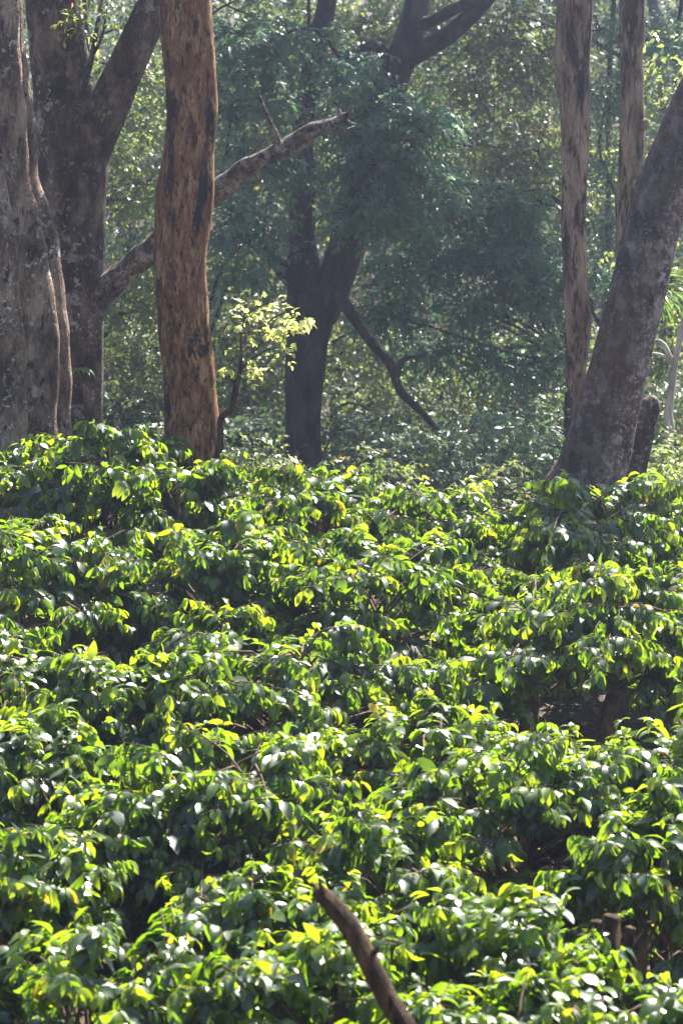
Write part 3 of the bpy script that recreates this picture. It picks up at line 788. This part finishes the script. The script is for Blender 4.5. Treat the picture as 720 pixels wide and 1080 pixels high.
# undergrowth shrubs just behind the coffee
SHR = [(135, 452, 31, .40, 'grey green shrub peeping between the forked trunk and the orange trunk', M_broad),
       (268, 478, 30, .32, 'shrub behind the ridge right of the orange trunk', M_broad),
       (398, 492, 31, .34, 'shrub on the ridge line right of the dark forked tree', M_broad),
       (335, 498, 27.0, .16, 'spiky tuft of young leaves sticking up in front of the dark forked tree', M_strap),
       (520, 498, 30, .36, 'low shrub left of the leaning trunk foot', M_broad),
       (688, 492, 29.6, .34, 'bright yellow leaved shrub between the broken stub and the pale tree', M_pale),
       (726, 478, 31, .42, 'bright shrub at the right edge under the pale tree', M_pale),
       (175, 480, 33, .6, 'dark bush right behind the foot of the orange trunk', M_far),
       (448, 474, 34, .62, 'dark bush behind the ridge where the drooping branch ends', M_far),
       (548, 470, 34.5, .66, 'dark bush behind the ridge just left of the leaning trunk', M_far),
       (385, 486, 35, .5, 'dim bush right beside the dark forked trunk foot', M_far),
       (284, 484, 35, .5, 'dim bush left of the dark forked trunk foot', M_far),
       (410, 462, 40, .8, 'dim bush farther back, seen under the middle of the drooping branch', M_far),
       (352, 468, 41, .7, 'low dim bush far back just right of the dark forked trunk', M_far),
       (590, 452, 42, .8, 'dim bush far back between the tan trunk and the leaning trunk', M_far),
       (500, 462, 36, .7, 'dim bush between the drooping branch and the leaning trunk', M_fine)]
for a, b, d, R, lab, mt in SHR:
    if mt is None: continue
    c = at(a, b + 8, d)
    gz_ = float(ground_z(c[0], d))
    root = thing('shrub', (c[0], d, gz_), lab, 'shrub', 'undergrowth shrubs behind the coffee')
    wd, lf = MB(), MB()
    for k in range(5):
        e = c + r.normal(0, R * .4, 3)
        tube(wd, [np.array([c[0] + r.normal(0, .05), d, gz_ - .05]), (c + np.array([c[0], d, gz_])) / 2 + r.normal(0, .06, 3), e], [.016, .012, .004], seg=6, step=.2, bump=.1, seed=k)
    wd.build('stem', B_coffee, root)
    foliage(lf, [(c, R), (c + np.array([R * .5, 0, -R * .9]), R * 1.1), (c + np.array([-R * .6, 0, -R * 1.0]), R * 1.1)], r, .085, dens=9, pairs=4, slen=.25, aspect=.45, youngp=.5)
    lf.build('crown', mt, root, attrs=True)

# low undergrowth carpeting the forest floor
ug = MB(); ur = np.random.default_rng(404)
ub = []
for k in range(260):
    d = ur.uniform(40, 64); xx = ur.uniform(-.15, .15) * d
    ub.append((np.array([xx, d, float(ground_z(xx, d)) + ur.uniform(.1, .7)]), ur.uniform(.5, .95)))
foliage(ug, ub, ur, .13, pairs=4, dens=1.6, aspect=.5, slen=.45, youngp=.3)
tag(ug.build('undergrowth', M_far, attrs=True), 'low green undergrowth carpeting the forest floor under the trees', 'undergrowth', kind='stuff')

# far wood on the rising ground: one uncountable mass
far = MB(); fr = np.random.default_rng(909)
blobs = []
for k in range(420):
    d = fr.uniform(60, 100)
    xx = fr.uniform(-.17, .17) * d
    zz = float(ground_z(xx, d)) + 11.5 * fr.uniform(0, 1) ** 1.25 + .1
    blobs.append((np.array([xx, d, zz]), fr.uniform(1.2, 2.4)))
foliage(far, blobs, fr, .17, pairs=4, dens=.75, aspect=.55, slen=.7, youngp=.35)
for k in range(26):
    d = fr.uniform(58, 98); xx = fr.uniform(-.16, .16) * d; z0 = float(ground_z(xx, d))
    tube(far, [np.array([xx, d, z0 - .2]), np.array([xx + fr.normal(0, .5), d, z0 + 5]), np.array([xx + fr.normal(0, 1), d, z0 + 11])], [.22, .16, .06], seg=8, step=.8, bump=.06, seed=k)
tag(far.build('far_wood', M_far, attrs=True), 'hazy mass of distant forest on the rising ground behind the trees', 'forest', kind='stuff')

# ------------------------------------------------------------------ dead pole and stump in the coffee
p, q = limb_pts([(334, 938, 12.0, 8.5), (352, 957, 12.0, 10), (370, 980, 12.0, 10.5), (387, 1012, 12.0, 11.5), (405, 1048, 12.0, 11), (428, 1086, 12.0, 11.5), (475, 1170, 12.0, 12), (530, 1290, 12.05, 13)])
e = p[-1].copy(); e[0] += .35; e[2] = float(ground_z(e[0], 12.1)) - .1; p.append(e); q.append(.08)
p, q = p[::-1], q[::-1]
root = thing('dead_pole', p[0], 'blurred dead wooden pole leaning up out of the front bushes', 'dead branch')
mb = MB(); tube(mb, p, q, seg=22, step=.02, flutes=((3, .06, 1, .8), (7, .04, 0, .5)), bump=.16, bfreq=12, seed=8)
for rows in ([(338, 944, 12, 4), (331, 934, 12, 2.5), (328, 929, 12, .6)], [(340, 942, 11.98, 3.5), (338, 932, 11.97, 1.8), (337, 927, 11.97, .5)], [(388, 1010, 12, 5), (396, 1003, 11.97, 3.5), (399, 998, 11.95, 1)]):
    a, b = limb_pts(rows); tube(mb, a, b, seg=7, step=.01, bump=.2, bfreq=30, seed=4)
mb.build('wood', B_dead, root)
o = root
s = at(640, 985, 15.3)
root = thing('stump', (s[0], s[1], float(ground_z(s[0], s[1]))), 'gnarled brown stump half hidden in the coffee on the right', 'stump')
mb = MB()
b0 = at(634, 1085, 15.3)
for k, (a, b, w) in enumerate(((614, 986, .06), (630, 972, .08), (646, 966, .08), (664, 978, .055), (684, 972, .02))):
    e = at(a, b, 15.25 + .05 * (k % 2))
    tube(mb, [b0 + np.array([.03 * k - .06, 0, -.3]), (b0 + e) / 2 + np.array([.02 * k - .05, 0, 0]), e], [.13, .8 * w + .05, w * .55], seg=20, step=.02, flutes=((3, .14, k, .4), (7, .08, k, .3)), bump=.3, bfreq=13, seed=90 + k)
mb.build('wood', B_dead, root)

# ------------------------------------------------------------------ air
hz = MB()
x0, x1, y0, y1, z0, z1 = -119, 119, -29, 235, -3.6, 36.0
hz.add([(x0, y0, z0), (x1, y0, z0), (x1, y1, z0), (x0, y1, z0), (x0, y0, z1), (x1, y0, z1), (x1, y1, z1), (x0, y1, z1)],
       [[0, 3, 2, 1], [4, 5, 6, 7], [0, 1, 5, 4], [1, 2, 6, 5], [2, 3, 7, 6], [3, 0, 4, 7]])
m, nt, out = new_mat('haze_air')
pv = nd(nt, 'ShaderNodeVolumePrincipled')
pv.inputs['Color'].default_value = (.66, .73, 1.0, 1)
pv.inputs['Density'].default_value = .0013
pv.inputs['Anisotropy'].default_value = .72
nt.links.new(pv.outputs[0], out.inputs['Volume'])
tag(hz.build('haze', m, smooth=False), kind='stuff')

# ------------------------------------------------------------------ light
EL, AZ = math.radians(52), math.radians(32)
S = Vector((math.sin(AZ) * math.cos(EL), math.cos(AZ) * math.cos(EL), math.sin(EL)))
sd = bpy.data.lights.new('sun', 'SUN'); so = bpy.data.objects.new('sun', sd); COL.objects.link(so)
sd.energy = 5.0; sd.angle = math.radians(.5); sd.color = (1.0, .95, .86)
so.rotation_euler = S.to_track_quat('Z', 'Y').to_euler()
so.location = (0, 0, 40)
w = bpy.data.worlds.new('World'); sc.world = w; w.use_nodes = True
nt = w.node_tree
bg = nt.nodes['Background']
sky = nt.nodes.new('ShaderNodeTexSky'); sky.sky_type = 'NISHITA'; sky.sun_disc = False
sky.sun_elevation = EL; sky.sun_rotation = AZ
nt.links.new(sky.outputs[0], bg.inputs[0]); bg.inputs[1].default_value = .05

sc.view_settings.view_transform = 'Standard'
sc.view_settings.look = 'None'
sc.view_settings.exposure = 2.25
sc.view_settings.gamma = 1
sc.render.engine = 'CYCLES'
cy = sc.cycles
cy.use_denoising = True
cy.denoiser = 'OPENIMAGEDENOISE'
cy.max_bounces = 6; cy.diffuse_bounces = 2; cy.glossy_bounces = 2; cy.transmission_bounces = 4; cy.volume_bounces = 0; cy.transparent_max_bounces = 8
cy.sample_clamp_indirect = 4.0
cy.caustics_reflective = False; cy.caustics_refractive = False
